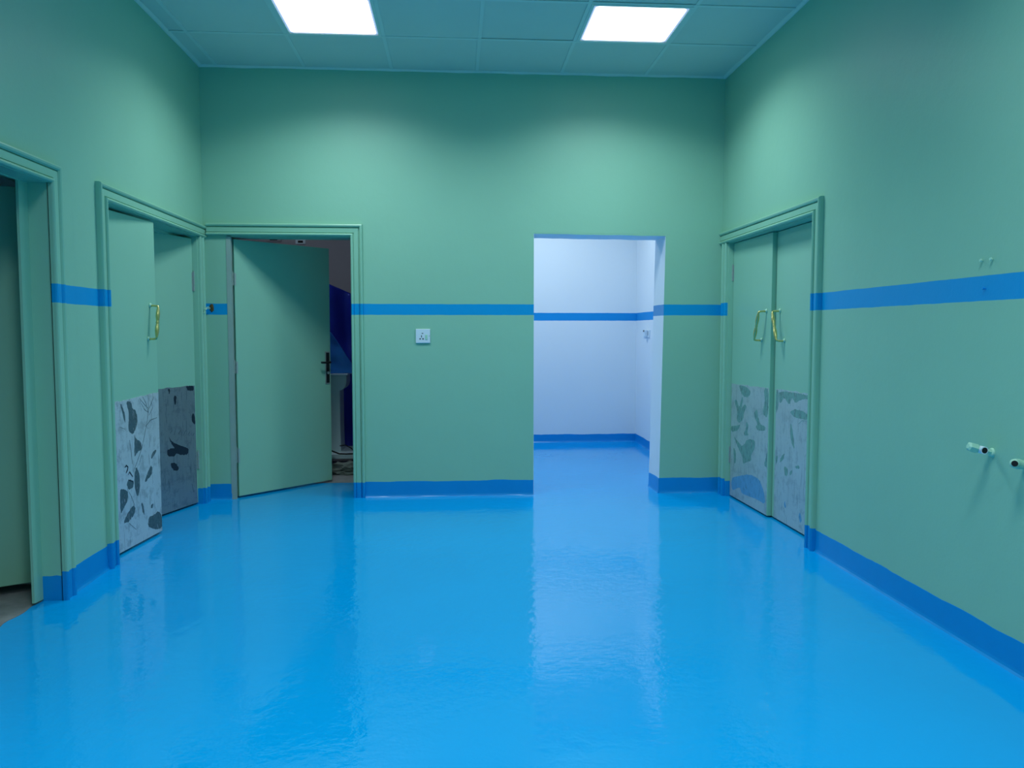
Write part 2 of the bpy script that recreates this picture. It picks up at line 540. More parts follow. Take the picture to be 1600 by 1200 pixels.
# closed rooms behind the left wall
XB = XL - WT + 0.02
bm = bmesh.new(); box(bm, -5.2, -5.0, 1.8, 7.4, -0.1, 3.4); box(bm, -5.0, XB, 1.8, 2.0, -0.1, 3.4); box(bm, -5.0, XB, 7.2, 7.4, -0.1, 3.4); box(bm, -5.0, XB, 4.54, 4.64, -0.1, 3.4)
tag(obj('wall_side_rooms', bm, M['white']), 'unlit walls of the rooms behind the left doors', 'wall', kind=S)
bm = bmesh.new(); box(bm, -5.0, XB, 2.0, 7.2, 3.3, 3.4)
tag(obj('ceiling', bm, M['grey_wall']), 'ceiling of the unlit rooms on the left', 'ceiling', kind=S)
bm = bmesh.new(); wall_slab(bm, 4.6, D, -0.1, 3.0, [], lambda u, n, z: (XR + WT + n, u, z), 0.05)
tag(obj('wall_behind_door', bm, M['grey_wall']), 'unlit backing behind the right double door', 'wall', kind=S)

# ------------------------------------------------------------------ blue painted feet (cove against the wall, ragged top)
def baseboard(name, label, runs, mat):
    bm = bmesh.new()
    for (p0, p1, inward, h) in runs:
        L = math.hypot(p1[0] - p0[0], p1[1] - p0[1])
        k = max(4, int(L / 0.03))
        prev = None
        for i in range(k + 1):
            t = i / k
            x, y = p0[0] + (p1[0] - p0[0]) * t, p0[1] + (p1[1] - p0[1]) * t
            top = h + 0.007 * noise.noise(Vector((x * 4, y * 4, 3))) + 0.003 * noise.noise(Vector((x * 19, y * 19, 8)))
            flare = 0.013 + 0.006 * noise.noise(Vector((x * 7, y * 7, 12)))
            prof = [(-0.002, top), (0.0022, top - 0.001), (0.003, 0.05), (0.004, 0.022), (0.007, 0.009), (flare, 0.0015), (flare + 0.004, -0.004), (-0.002, -0.004)]
            ring = [bm.verts.new((x + inward[0] * a, y + inward[1] * a, z)) for a, z in prof]
            if prev:
                for a in range(len(ring)):
                    b = (a + 1) % len(ring)
                    bm.faces.new((prev[a], prev[b], ring[b], ring[a]))
            else: bm.faces.new(ring)
            prev = ring
        bm.faces.new(prev[::-1])
    o = obj(name, bm, mat)
    tag(o, label, 'baseboard', kind=S)
    return o
baseboard('baseboard_back', 'blue painted foot of the green back wall', [((-2.047, D), (-1.862, D), (0, -1), 0.132), ((-0.765, D), (OP[0], D), (0, -1), 0.133), ((1.757, D), (2.285, D), (0, -1), 0.133)], M['blue_base'])
baseboard('baseboard_left', 'blue painted foot of the left wall between its two doorways', [((XL, 4.34), (XL, 4.805), (1, 0), 0.140), ((XL, YF), (XL, 2.70), (1, 0), 0.14)], M['blue_base'])
baseboard('baseboard_right', 'long blue painted foot of the right wall', [((XR, YF), (XR, 4.875), (-1, 0), 0.140)], M['blue_base'])
baseboard('baseboard_opening', 'blue painted foot of the opening reveal', [((1.757, D), (1.746, D + WT), (-1, 0), 0.128)], M['blue_base'])
baseboard('baseboard_white_room', 'blue painted foot around the white far room', [((-0.3, WY), (XR, WY), (0, -1), 0.100), ((XR, D + WT + 0.02), (XR, WY), (-1, 0), 0.105)], M['blue_base'])

# ------------------------------------------------------------------ door surrounds
PROF = [(0.0, 0.0), (0.0, 0.022), (0.003, 0.029), (0.010, 0.033), (0.017, 0.031), (0.022, 0.024), (0.023, 0.013), (0.026, 0.013), (0.028, 0.020),
        (0.064, 0.023), (0.066, 0.010), (0.070, 0.010), (0.072, 0.022), (0.078, 0.031), (0.087, 0.034), (0.094, 0.031), (0.098, 0.022), (0.099, 0.0)]
def seg(bm, starts, ends):
    a = [bm.verts.new(p) for p in starts]; b = [bm.verts.new(p) for p in ends]
    k = len(a)
    for i in range(k): bm.faces.new((a[i], a[(i + 1) % k], b[(i + 1) % k], b[i]))
    bm.faces.new(a[::-1]); bm.faces.new(b)
def casing(bm, mp, near, far, zt, far_stop, near_sign, leg_far=True, leg_near=True, prof=PROF):
    """near = mitred leg edge, far = square-ended side running to far_stop; near_sign: outward direction of the near leg"""
    s = near_sign
    if leg_near: seg(bm, [mp(near + s * a, -h, -0.01) for a, h in prof], [mp(near + s * a, -h, zt + a) for a, h in prof])
    seg(bm, [mp(near + s * a, -h, zt + a) for a, h in prof], [mp(far_stop, -h, zt + a) for a, h in prof])
    if leg_far: seg(bm, [mp(far - s * a, -h * 0.9, -0.01) for a, h in prof], [mp(far - s * a, -h * 0.9, zt + 0.004) for a, h in prof])
def lining(bm, mp, hole, depth, th=0.012):
    u0, u1, _, zt = hole
    prism(bm, [(u0 - 0.001, -0.01), (u0 + th, -0.01), (u0 + th, zt - th), (u1 - th, zt - th), (u1 - th, -0.01), (u1 + 0.001, -0.01), (u1 + 0.001, zt + 0.001), (u0 - 0.001, zt + 0.001)], mp, -0.002, depth)

# trim_2: near doorway on the left (deep lining with a rebate)
bm = bmesh.new()
y1, zt = DL1[1], DL1[3]
prism(bm, [(y1 - 0.006, -0.01), (y1 + 0.211, -0.01), (y1 + 0.211, zt + 0.041), (2.8, zt + 0.041), (2.8, zt - 0.008), (y1 - 0.006, zt - 0.008)], mp_left, 0.003, 0.095)
prism(bm, [(y1 - 0.006, -0.01), (y1 + 0.025, -0.01), (y1 + 0.025, zt + 0.010), (2.8, zt + 0.010), (2.8, zt - 0.008), (y1 - 0.006, zt - 0.008)], mp_left, -0.004, 0.004)
t2 = obj('trim_2', bm, M['case_plain']); tag(t2, 'moulded green surround of the half-seen doorway at far left', 'door surround', kind=S)
bm = bmesh.new(); casing(bm, mp_left, DL1[1] - 0.006, 2.8, DL1[3] - 0.006, 2.70, 1, leg_far=True)
obj('casing', bm, M['case_left'], t2)
bm = bmesh.new()
prism(bm, [(y1 - 0.092, 0.016), (y1 + 0.20, -0.01), (y1 + 0.20, zt + 0.041), (2.8, zt + 0.041), (2.8, zt - 0.012), (y1 - 0.092, zt - 0.012)], mp_left, 0.095, 0.108)
tag(obj('door_stop', bm, M['leaf'], t2), 'inner stop of the deep doorway')
# trim_3: double door on the left wall
bm = bmesh.new(); lining(bm, mp_left, DL2, 0.292)
t3 = obj('trim_3', bm, M['case_plain']); tag(t3, 'moulded green surround of the left double door', 'door surround', kind=S)
bm = bmesh.new(); casing(bm, mp_left, DL2[0] + 0.008, DL2[1], DL2[3] - 0.006, D - 0.002, -1, leg_far=False)
obj('casing', bm, M['case_left'], t3)
bm = bmesh.new(); seg(bm, [mp_left(DL2[1] + a, -h * 0.9, -0.01) for a, h in PROF], [mp_left(DL2[1] + a, -h * 0.9, DL2[3] - 0.008) for a, h in PROF])
obj('casing_leg', bm, M['case_plain'], t3)
bm = bmesh.new(); prism(bm, [(DL2[0] + 0.02, DL2[3] - 0.034), (DL2[1] - 0.02, DL2[3] - 0.034), (DL2[1] - 0.02, DL2[3] - 0.012), (DL2[0] + 0.02, DL2[3] - 0.012)], mp_left, 0.125, 0.16)
obj('head_stop', bm, M['case_plain'], t3)
# trim_4: ajar door on the back wall (head runs into the corner, one leg at the right)
bm = bmesh.new()
prism(bm, [(D2[0] + 0.036, D2[3] - 0.014), (D2[1] + 0.001, D2[3] - 0.014), (D2[1] + 0.001, D2[3] + 0.001), (D2[0] + 0.036, D2[3] + 0.001)], mp_back, -0.002, 0.17)
prism(bm, [(D2[1] - 0.006, -0.01), (D2[1] + 0.001, -0.01), (D2[1] + 0.001, D2[3]), (D2[1] - 0.006, D2[3])], mp_back, -0.002, 0.17)
t4 = obj('trim_4', bm, M['case_plain']); tag(t4, 'moulded green surround of the ajar door on the back wall', 'door surround', kind=S)
bm = bmesh.new(); casing(bm, mp_back, D2[1] - 0.004, D2[0], D2[3] - 0.005, XL + 0.032, 1, leg_far=False)
obj('casing', bm, M['case_back'], t4)
bm = bmesh.new(); prism(bm, [(D2[0] - 0.004, -0.01), (D2[0] + 0.034, -0.01), (D2[0] + 0.034, D2[3] - 0.012), (D2[0] - 0.004, D2[3] - 0.012)], mp_back, -0.003, 0.035)
tag(obj('jamb', bm, M['raw'], t4), 'pale unpainted hinge jamb')
# trim_5: double door on the right wall
bm = bmesh.new(); lining(bm, mp_right, DR, 0.31)
t5 = obj('trim_5', bm, M['case_plain']); tag(t5, 'moulded green surround of the right double door', 'door surround', kind=S)
bm = bmesh.new(); casing(bm, mp_right, DR[0] + 0.008, DR[1], DR[3] - 0.006, D - 0.002, -1, leg_far=False)
obj('casing', bm, M['case_right'], t5)
bm = bmesh.new(); seg(bm, [mp_right(DR[1] + a, -h * 0.9, -0.01) for a, h in PROF], [mp_right(DR[1] + a, -h * 0.9, DR[3] - 0.008) for a, h in PROF])
obj('casing_leg', bm, M['case_right'], t5)

# ------------------------------------------------------------------ door leaves
# outlines of the paint smears and scratches on the kick plates, in metres on each leaf
MARKS = {
 'A': {
  'p': [[(0.31,0.958),(0.377,0.95),(0.388,0.903),(0.429,0.894),(0.452,0.828),(0.437,0.783),(0.388,0.737),(0.338,0.759),(0.331,0.811),(0.345,0.871)],[(0.409,0.74),(0.417,0.707),(0.49,0.676),(0.498,0.622),(0.433,0.616),(0.399,0.584),(0.398,0.637)],[(0.417,0.529),(0.459,0.459),(0.453,0.364),(0.421,0.32),(0.392,0.376),(0.385,0.462)],[(0.612,0.496),(0.638,0.481),(0.619,0.43),(0.52,0.394),(0.552,0.442)],[(0.687,0.594),(0.701,0.586),(0.661,0.554),(0.615,0.539),(0.64,0.579)],[(0.359,0.281),(0.389,0.262),(0.377,0.222),(0.292,0.185),(0.232,0.194),(0.275,0.236)],[(0.201,0.41),(0.236,0.41),(0.295,0.391),(0.301,0.333),(0.217,0.269),(0.201,0.263)],[(0.465,0.277),(0.497,0.259),(0.507,0.176),(0.483,0.209)],[(0.607,0.235),(0.637,0.234),(0.621,0.205),(0.594,0.211)],[(0.287,0.438),(0.329,0.461),(0.379,0.431),(0.366,0.392),(0.305,0.392)],[(0.568,0.157),(0.636,0.152),(0.707,0.169),(0.767,0.121),(0.761,0.032),(0.653,0.048),(0.542,0.098)],[(0.236,0.948),(0.256,0.946),(0.295,0.876),(0.295,0.815),(0.274,0.858)]],
  's': [[(0.574,0.783),(0.54,0.712),(0.498,0.633),(0.435,0.558),(0.377,0.496)],[(0.608,0.973),(0.603,0.866),(0.576,0.788)],[(0.486,0.962),(0.544,0.92),(0.596,0.888)],[(0.724,0.81),(0.631,0.803),(0.557,0.769)],[(0.341,0.707),(0.357,0.633),(0.366,0.548)],[(0.314,0.377),(0.346,0.334),(0.38,0.274)],[(0.53,0.969),(0.571,0.923),(0.598,0.856)],[(0.686,0.956),(0.637,0.906),(0.604,0.877)],[(0.227,0.803),(0.285,0.784)],[(0.448,0.524),(0.496,0.59)],[(0.301,0.178),(0.391,0.114)],[(0.506,0.928),(0.551,0.882),(0.594,0.861)],[(0.65,0.926),(0.663,0.882),(0.611,0.838)]],
  'm': [[(0.27,0.542),(0.29,0.551),(0.31,0.537),(0.301,0.52),(0.283,0.503)],[(0.311,0.488),(0.328,0.503),(0.367,0.465)],[(0.309,0.455),(0.373,0.43)]],
  'b': [],
 },
 'B': {
  'p': [[(0.355,0.605),(0.319,0.551),(0.202,0.503),(0.11,0.474),(0.123,0.424),(0.205,0.431),(0.264,0.455),(0.294,0.435),(0.377,0.45),(0.379,0.497),(0.321,0.507),(0.282,0.496),(0.329,0.54)],[(0.345,0.387),(0.296,0.391),(0.239,0.338),(0.26,0.316),(0.318,0.336)],[(0.055,0.741),(0.025,0.742),(0.017,0.647),(0.066,0.684)],[(0.284,0.901),(0.248,0.905),(0.255,0.836),(0.277,0.838)],[(0.349,0.962),(0.324,0.962),(0.332,0.911)],[(0.13,0.969),(0.026,0.967),(0.026,0.926),(0.101,0.929)]],
  's': [[(0.335,0.621),(0.315,0.637)],[(0.287,0.603),(0.269,0.65)],[(0.237,0.603),(0.206,0.63)],[(0.178,0.582),(0.139,0.622)],[(0.116,0.581),(0.088,0.603)],[(0.054,0.567),(0.036,0.584)],[(0.081,0.182),(0.063,0.113)]],
  'm': [],
  'b': [],
 },
 'C': {
  'p': [[(0.073,0.826),(0.128,0.837),(0.185,0.769),(0.251,0.874),(0.269,0.856),(0.232,0.761),(0.306,0.82),(0.348,0.798),(0.292,0.741),(0.278,0.687),(0.191,0.644),(0.136,0.671),(0.151,0.74)],[(-0.002,0.602),(0.139,0.618),(0.227,0.642),(0.159,0.58),(0.049,0.556),(-0.0,0.568)],[(0.555,0.805),(0.59,0.734),(0.624,0.688),(0.732,0.682),(0.719,0.65),(0.58,0.633),(0.54,0.659),(0.577,0.682),(0.493,0.748)],[(0.388,0.544),(0.536,0.552),(0.53,0.488),(0.461,0.426),(0.463,0.376),(0.37,0.354),(0.296,0.322),(0.275,0.385),(0.202,0.426),(0.069,0.529),(0.181,0.49),(0.271,0.463)],[(0.074,0.435),(0.131,0.402),(0.136,0.309),(0.092,0.295)],[(0.687,0.971),(0.789,0.974),(0.792,0.791),(0.744,0.75),(0.666,0.779),(0.708,0.856)],[(0.347,0.681),(0.399,0.649),(0.368,0.593),(0.403,0.572),(0.319,0.561),(0.3,0.578),(0.343,0.616)],[(0.801,0.497),(0.758,0.472),(0.717,0.386),(0.802,0.376)],[(0.175,0.961),(0.333,0.958),(0.435,0.921),(0.371,0.871),(0.25,0.881),(0.195,0.929)]],
  's': [[(0.306,0.82),(0.348,0.792),(0.361,0.741)],[(0.452,0.591),(0.461,0.554)],[(0.652,0.759),(0.67,0.816)]],
  'm': [],
  'b': [[(0.043,0.164),(0.16,0.199),(0.435,0.268),(0.63,0.265),(0.727,0.185),(0.757,0.092),(0.607,0.098),(0.445,0.089),(0.273,0.08),(0.235,0.126),(0.056,0.057)]],
 },
 'D': {
  'p': [[(0.784,0.972),(0.728,0.972),(0.721,0.849),(0.774,0.784)],[(0.719,0.969),(0.202,0.971),(0.211,0.951),(0.355,0.928),(0.432,0.898),(0.487,0.939),(0.524,0.873),(0.625,0.928),(0.679,0.876),(0.714,0.885)],[(0.522,0.828),(0.456,0.851),(0.351,0.861),(0.249,0.844),(0.204,0.822),(0.247,0.801),(0.374,0.798),(0.453,0.801)],[(0.504,0.755),(0.476,0.724),(0.445,0.649),(0.424,0.572),(0.469,0.6),(0.505,0.664)],[(0.589,0.527),(0.614,0.474),(0.678,0.434),(0.663,0.478)],[(0.751,0.476),(0.71,0.488),(0.728,0.432),(0.753,0.41)],[(0.598,0.43),(0.527,0.419),(0.538,0.365),(0.58,0.363)],[(0.499,0.401),(0.459,0.425),(0.463,0.39),(0.497,0.378)],[(0.408,0.462),(0.343,0.473),(0.342,0.451),(0.407,0.445)]],
  's': [[(0.372,0.759),(0.322,0.787),(0.247,0.795)]],
  'm': [],
  'b': [[(0.57,0.184),(0.544,0.125),(0.587,0.139)],[(0.337,0.127),(0.312,0.155),(0.279,0.107),(0.308,0.077)]],
 },
}

class Leaf:
    """door leaf in its own frame: X from hinge to free edge, front face at Y=0 towards s*(-Y)"""
    def __init__(self, name, label, hinge, free, z0, z1, front, th=0.042):
        h, f = Vector(hinge), Vector(free)
        d = f - h
        self.w = d.length
        self.root = empty(name, (h.x, h.y, 0), math.atan2(d.y, d.x))
        tag(self.root, label, 'door', kind=S)
        self.s = front                                   # +1: front face looks to local -Y, -1: to local +Y
        bm = bmesh.new()
        self.boxl(bm, 0.0, self.w, 0.0, -th, z0, z1, 0.003)
        self.panel = obj('leaf_panel', bm, M['leaf'], self.root)
        self.z0 = z0
    def mp(self, u, n, z): return (u, -self.s * n, z)    # n positive towards the viewer's side
    def boxl(self, bm, u0, u1, n0, n1, z0, z1, bev=0.0):
        y0, y1 = sorted((-self.s * n0, -self.s * n1))
        box(bm, u0, u1, y0, y1, z0, z1, bev)
    def kick(self, u0, u1, top, mat, marks=None, smear=None, wid=0.006, seed=1):
        bm = bmesh.new()
        k = 30
        pts = [(u0, self.z0 + 0.003), (u1, self.z0 + 0.003)]
        for i in range(k + 1):
            t = 1 - i / k
            u = u0 + (u1 - u0) * t
            pts.append((u, top[0] + (top[1] - top[0]) * t + 0.010 * noise.noise(Vector((u * 13, seed, 0))) + 0.006 * noise.noise(Vector((u * 50, seed, 4)))))
        prism(bm, pts, self.mp, -0.001, 0.0016)
        kp = obj('kick_plate', bm, mat, self.root)
        tag(kp, 'scratched bare metal kick plate')
        if marks:
            for key, nm, m_, w_ in (('p', 'paint_smear', smear, 0), ('b', 'blue_smear', M['smear_blue'], 0), ('s', 'scratch', smear, wid), ('m', 'ink_scribble', M['smear_ink'], 0.012)):
                ps = [p for p in marks.get(key, []) if p]
                if not ps: continue
                bm = bmesh.new()
                for p in ps:
                    p = [(min(max(u, u0 + 0.002), u1 - 0.002), max(z, self.z0 + 0.005)) for u, z in p]
                    if w_: ribbon(bm, p, w_, self.mp, 0.0012, 0.0022)
                    else: prism(bm, ragged(p), self.mp, 0.0012, 0.0021)
                o = obj(nm, bm, m_, kp)
                o['kind'] = 'stuff'
        return kp
    def hinge(self, z0, z1, mat, n=0.004):
        bm = bmesh.new()
        for a, b in ((0, 0.30), (0.33, 0.66), (0.69, 1.0)):
            za, zb = z0 + (z1 - z0) * a, z0 + (z1 - z0) * b
            tube(bm, [self.mp(-0.006, n, za), self.mp(-0.006, n, zb)], 0.0075, 10)
        self.boxl(bm, -0.003, 0.012, 0.0, 0.002, z0, z1)
        tube(bm, [self.mp(-0.006, n, z1), self.mp(-0.006, n, z1 + 0.012)], 0.0045, 8)
        obj('hinge', bm, mat, self.root, smooth=False)
    def pull(self, top, bot, out=0.058, mat=None):
        """brass pull: two feet, two arms and a turned grip"""
        bm = bmesh.new()
        (u0, z0), (u1, z1) = top, bot
        du, dz = u1 - u0, z1 - z0
        n_ = 26
        P, Rr = [], []
        P += [self.mp(u0, 0.003, z0), self.mp(u0, 0.022, z0), self.mp(u0 + du * 0.00, out * 0.75, z0 - 0.001), self.mp(u0 + du * 0.015, out * 0.95, z0 + dz * 0.015)]
        Rr += [0.0080, 0.0068, 0.0068, 0.0078]
        for i in range(1, n_):
            t = 0.03 + 0.94 * i / n_
            P.append(self.mp(u0 + du * t, out, z0 + dz * t))
            g = 0.0072 + 0.0062 * max(0, math.sin((t - 0.06) / 0.44 * PI)) * (t < 0.5) + 0.0062 * max(0, math.sin((t - 0.5) / 0.44 * PI)) * (t >= 0.5)
            if abs(t - 0.5) < 0.02: g = 0.0115
            Rr.append(g)
        P += [self.mp(u0 + du * 0.985, out * 0.95, z0 + dz * 0.985), self.mp(u1, out * 0.75, z1 + 0.001), self.mp(u1, 0.022, z1), self.mp(u1, 0.003, z1)]
        Rr += [0.0078, 0.0068, 0.0068, 0.0080]
        tube(bm, P, Rr, 12)
        h = obj('pull_handle', bm, mat or M['brass'], self.root, smooth=True)
        tag(h, 'turned brass pull handle')
        for u, z in (top, bot):
            bm = bmesh.new()
            tube(bm, [self.mp(u, 0.0, z + 0.003), self.mp(u, 0.006, z + 0.003), self.mp(u, 0.012, z + 0.001)], [0.017, 0.014, 0.008], 16)
            obj('rosette', bm, M['fit'], h, smooth=True)
def ragged(p):
    """round and roughen an outline so a smear reads as brushed paint"""
    q = []
    for i, (u, z) in enumerate(p):
        u2, z2 = p[(i + 1) % len(p)]
        q += [(u * 0.8 + u2 * 0.2, z * 0.8 + z2 * 0.2), (u * 0.2 + u2 * 0.8, z * 0.2 + z2 * 0.8)]
    out = []
    for i, (u, z) in enumerate(q):
        u2, z2 = q[(i + 1) % len(q)]
        l = math.hypot(u2 - u, z2 - z)
        k = max(1, int(l / 0.008))
        for j in range(k):
            t = j / k
            a, b = u + (u2 - u) * t, z + (z2 - z) * t
            out.append((a + 0.005 * noise.noise(Vector((a * 70, b * 45, 1))), b + 0.007 * noise.noise(Vector((a * 90, b * 45, 7)))))
    return out

# left wall, near leaf of the double door (a little ajar towards the room)
A = Leaf('door_1', 'near leaf of left double door, with brass handle and scratched pale kick plate', (-2.112, 4.90), (-2.040, 5.655), 0.014, 2.138, 1)
A.kick(0.012, 0.752, (0.955, 0.985), M['plate_a'], MARKS['A'], M['smear_dark'], 0.005, 1)
A.pull((0.670, 1.572), (0.632, 1.348))
# left wall, far leaf, pushed into the next room
B = Leaf('door_2', 'far leaf of left double door, pushed back, kick plate with shade put into its colour', (-2.085, 6.585), (-2.315, 5.825), 0.014, 2.136, -1)
B.kick(0.012, 0.78, (0.968, 0.972), M['plate_b'], MARKS['B'], M['smear_ink'], 0.004, 2)
for z0, z1 in ((1.72, 1.87), (0.29, 0.43)): B.hinge(z0, z1, M['steel'], 0.006)
# right wall, far leaf and near leaf
Cc = Leaf('door_3', 'far leaf of right double door, nearest the back wall, paint-smeared kick plate', (2.325, 6.585), (2.338, 5.800), 0.012, 2.130, 1)
Cc.kick(0.008, 0.775, (0.962, 0.976), M['plate_c'], MARKS['C'], M['smear_green'], 0.005, 3)
Cc.pull((0.703, 1.550), (0.622, 1.331), 0.062)
for z0, z1 in ((1.82, 1.95), (0.29, 0.42)): Cc.hinge(z0, z1, M['steel'], 0.006)
Dd = Leaf('door_4', 'near leaf of right double door, brass handle beside the meeting edge', (2.372, 4.985), (2.372, 5.793), 0.012, 2.130, -1)
Dd.kick(0.012, 0.77, (0.985, 0.976), M['plate_c'], MARKS['D'], M['smear_green'], 0.005, 4)
Dd.pull((0.730, 1.548), (0.640, 1.330), 0.062)
# back wall, single leaf ajar into the store
E_ = Leaf('door_5', 'plain green door standing ajar into the dim store, black lever handle', (-1.815, 6.80), (-1.150, 7.50), 0.016, 2.158, 1)
for z0, z1 in ((1.78, 1.88), (1.05, 1.15), (0.30, 0.42)): E_.hinge(z0, z1, M['steel'], -0.016)
bm = bmesh.new(); E_.boxl(bm, 0.902, 0.955, 0.0, 0.004, 0.915, 1.215, 0.0015)
hp = obj('handle_plate', bm, M['steel'], E_.root)
bm = bmesh.new(); E_.boxl(bm, 0.912, 0.947, 0.004, 0.008, 0.928, 1.205, 0.0015)
tag(obj('inner_plate', bm, M['dark_steel'], hp), 'dark inset of the handle plate')
bm = bmesh.new()
tube(bm, [E_.mp(0.930, 0.006, 1.117), E_.mp(0.930, 0.045, 1.117), E_.mp(0.922, 0.055, 1.117), E_.mp(0.88, 0.057, 1.115), E_.mp(0.835, 0.055, 1.117), E_.mp(0.822, 0.050, 1.118)],
     [0.011, 0.010, 0.010, 0.009, 0.010, 0.008], 12)
obj('lever', bm, M['dark_steel'], E_.root, smooth=True)
bm = bmesh.new(); tube(bm, [E_.mp(0.930, 0.006, 1.02), E_.mp(0.930, 0.014, 1.02)], 0.013, 14)
obj('lock_cylinder', bm, M['steel'], E_.root)
# far left, leaf swung away behind the deep lining
F_ = Leaf('door_6', 'plain green door swung open behind the half-seen doorway at far left', (-2.178, 4.455), (-2.916, 4.032), 0.052, 2.150, -1)
for z0, z1 in ((1.20, 1.34),): F_.hinge(z0, z1, M['case_plain'], 0.004)

# ------------------------------------------------------------------ ceiling light panels
def beam(parent, loc, sx, sy, watts, spread):
    ld = bpy.data.lights.new('panel_light', 'AREA')
    ld.shape = 'RECTANGLE'; ld.size = sx; ld.size_y = sy
    ld.energy = watts; ld.color = LIGHT_COLOR; ld.spread = math.radians(spread)
    o = bpy.data.objects.new('panel_light', ld)
    COL.objects.link(o); o.parent = parent; o.location = loc
    return o
def light_panel(i, j, mat, label, group):
    x0, x1, y0, y1 = XS[i], XS[i + 1], YS[j], YS[j - 1]
    cx, cy, w, d = (x0 + x1) / 2, (y0 + y1) / 2, (x1 - x0) / 2 - 0.013, (y1 - y0) / 2 - 0.013
    r = empty('ceiling_light', (cx, cy, H))
    tag(r, label, 'ceiling light', group)
    bm = bmesh.new()
    f = 0.022
    for a in (-1, 1):
        box(bm, *sorted((a * w, a * (w - f))), -d, d, -0.006, 0.02, 0.002)
        box(bm, -w + f, w - f, *sorted((a * d, a * (d - f))), -0.006, 0.02, 0.002)
    obj('frame', bm, M['grid'], r)
    bm = bmesh.new()
    a, b, rr = w - f, d - f, 0.03
    def rounded(a, b, rr):
        pts = []
        for cxx, cyy, t0 in ((a - rr, b - rr, 0), (-a + rr, b - rr, 90), (-a + rr, -b + rr, 180), (a - rr, -b + rr, 270)):
            for q in range(6):
                t = math.radians(t0 + 90 * q / 5)
                pts.append((cxx + rr * math.cos(t), cyy + rr * math.sin(t)))
        return pts
    prism(bm, rounded(a - 0.012, b - 0.012, rr), lambda u, n, z: (u, z, n), -0.0015, 0.012)
    df = obj('diffuser', bm, mat, r)
    bm = bmesh.new()
    prism(bm, rounded(a, b, rr), lambda u, n, z: (u, z, n), -0.0008, 0.010)
    obj('diffuser_edge', bm, M['lamp_rim'], df)
    bm = bmesh.new(); box(bm, -w, w, -d, d, 0.02, 0.03)
    obj('housing', bm, M['grid'], r)
    beam(r, (0, 0, -0.004), 2 * a - 0.05, 2 * b - 0.05, PANEL_WATTS, PANEL_SPREAD)
    return r
for k_, (c_, j_) in enumerate(LIGHTS):
    light_panel(c_[0], j_, M['lamp'],
                ['lit square ceiling panel at left, cut by the top of the picture', 'lit square ceiling panel at right, whole in view'][k_] if k_ < 2 else 'lit square ceiling panel further back over the viewer',
                'square light panels in the green room ceiling')
r = empty('ceiling_light', (1.0, 8.7, 3.4)); tag(r, 'lit ceiling panel of the white far room', 'ceiling light')
bm = bmesh.new(); box(bm, -0.32, 0.32, -0.32, 0.32, -0.03, 0.0, 0.004); obj('frame', bm, M['grid'], r)
bm = bmesh.new(); box(bm, -0.29, 0.29, -0.29, 0.29, -0.034, -0.029); obj('diffuser', bm, M['lamp'], r)
beam(r, (0, 0, -0.036), 0.58, 0.58, WHITE_ROOM_WATTS, 160)
r = empty('ceiling_light', (-2.0, 8.0, 3.3)); tag(r, 'added round fill lamp, out of sight, brightening the dim store', 'ceiling light')  # unseen fill, added only to brighten the store
bm = bmesh.new(); tube(bm, [(0, 0, 0), (0, 0, -0.03)], 0.15, 24); obj('base', bm, M['grid'], r)
bm = bmesh.new(); tube(bm, [(0, 0, -0.028), (0, 0, -0.06), (0, 0, -0.075)], [0.14, 0.13, 0.09], 24); obj('fill_glow', bm, M['fill_store'], r, smooth=True)

# ------------------------------------------------------------------ sockets
r = empty('power_socket', (-0.2675, D, 1.361)); tag(r, 'white switched power socket on the green back wall', 'socket')
bm = bmesh.new(); box(bm, -0.060, 0.060, -0.012, 0.001, -0.059, 0.059, 0.003); obj('face_plate', bm, M['plastic'], r)
bm = bmesh.new()
for (x, z, w, h) in ((-0.004, 0.022, 0.013, 0.006), (-0.012, -0.003, 0.006, 0.018), (-0.024, -0.024, 0.011, 0.010), (0.000, -0.024, 0.011, 0.010)):
    box(bm, x - w / 2, x + w / 2, -0.0128, -0.0115, z - h / 2, z + h / 2)
obj('pin_holes', bm, M['black'], r)
bm = bmesh.new(); box(bm, 0.018, 0.038, -0.0155, -0.011, -0.030, 0.012, 0.002); tag(obj('switch', bm, M['fit'], r), 'pale rocker switch')
bm = bmesh.new(); box(bm, 0.050, 0.0555, -0.0128, -0.011, -0.004, 0.004); obj('screw', bm, M['steel'], r)

r = empty('power_socket', (XR, 9.43, 1.372)); tag(r, 'small white socket with a plug on the far room side wall', 'socket')
bm = bmesh.new(); box(bm, -0.012, 0.001, -0.16, 0.14, -0.045, 0.045, 0.003); obj('face_plate', bm, M['plastic'], r)
bm = bmesh.new(); box(bm, -0.050, -0.011, -0.075, -0.005, -0.035, 0.045, 0.006); obj('plug', bm, M['plastic'], r)
bm = bmesh.new(); box(bm, -0.0515, -0.049, -0.070, -0.012, 0.022, 0.043); tag(obj('plug_top', bm, M['dark_steel'], r), 'dark top of the plug')
bm = bmesh.new(); box(bm, -0.0135, -0.0115, -0.10, -0.088, -0.02, 0.03); obj('rocker_switch', bm, M['dark_steel'], r)

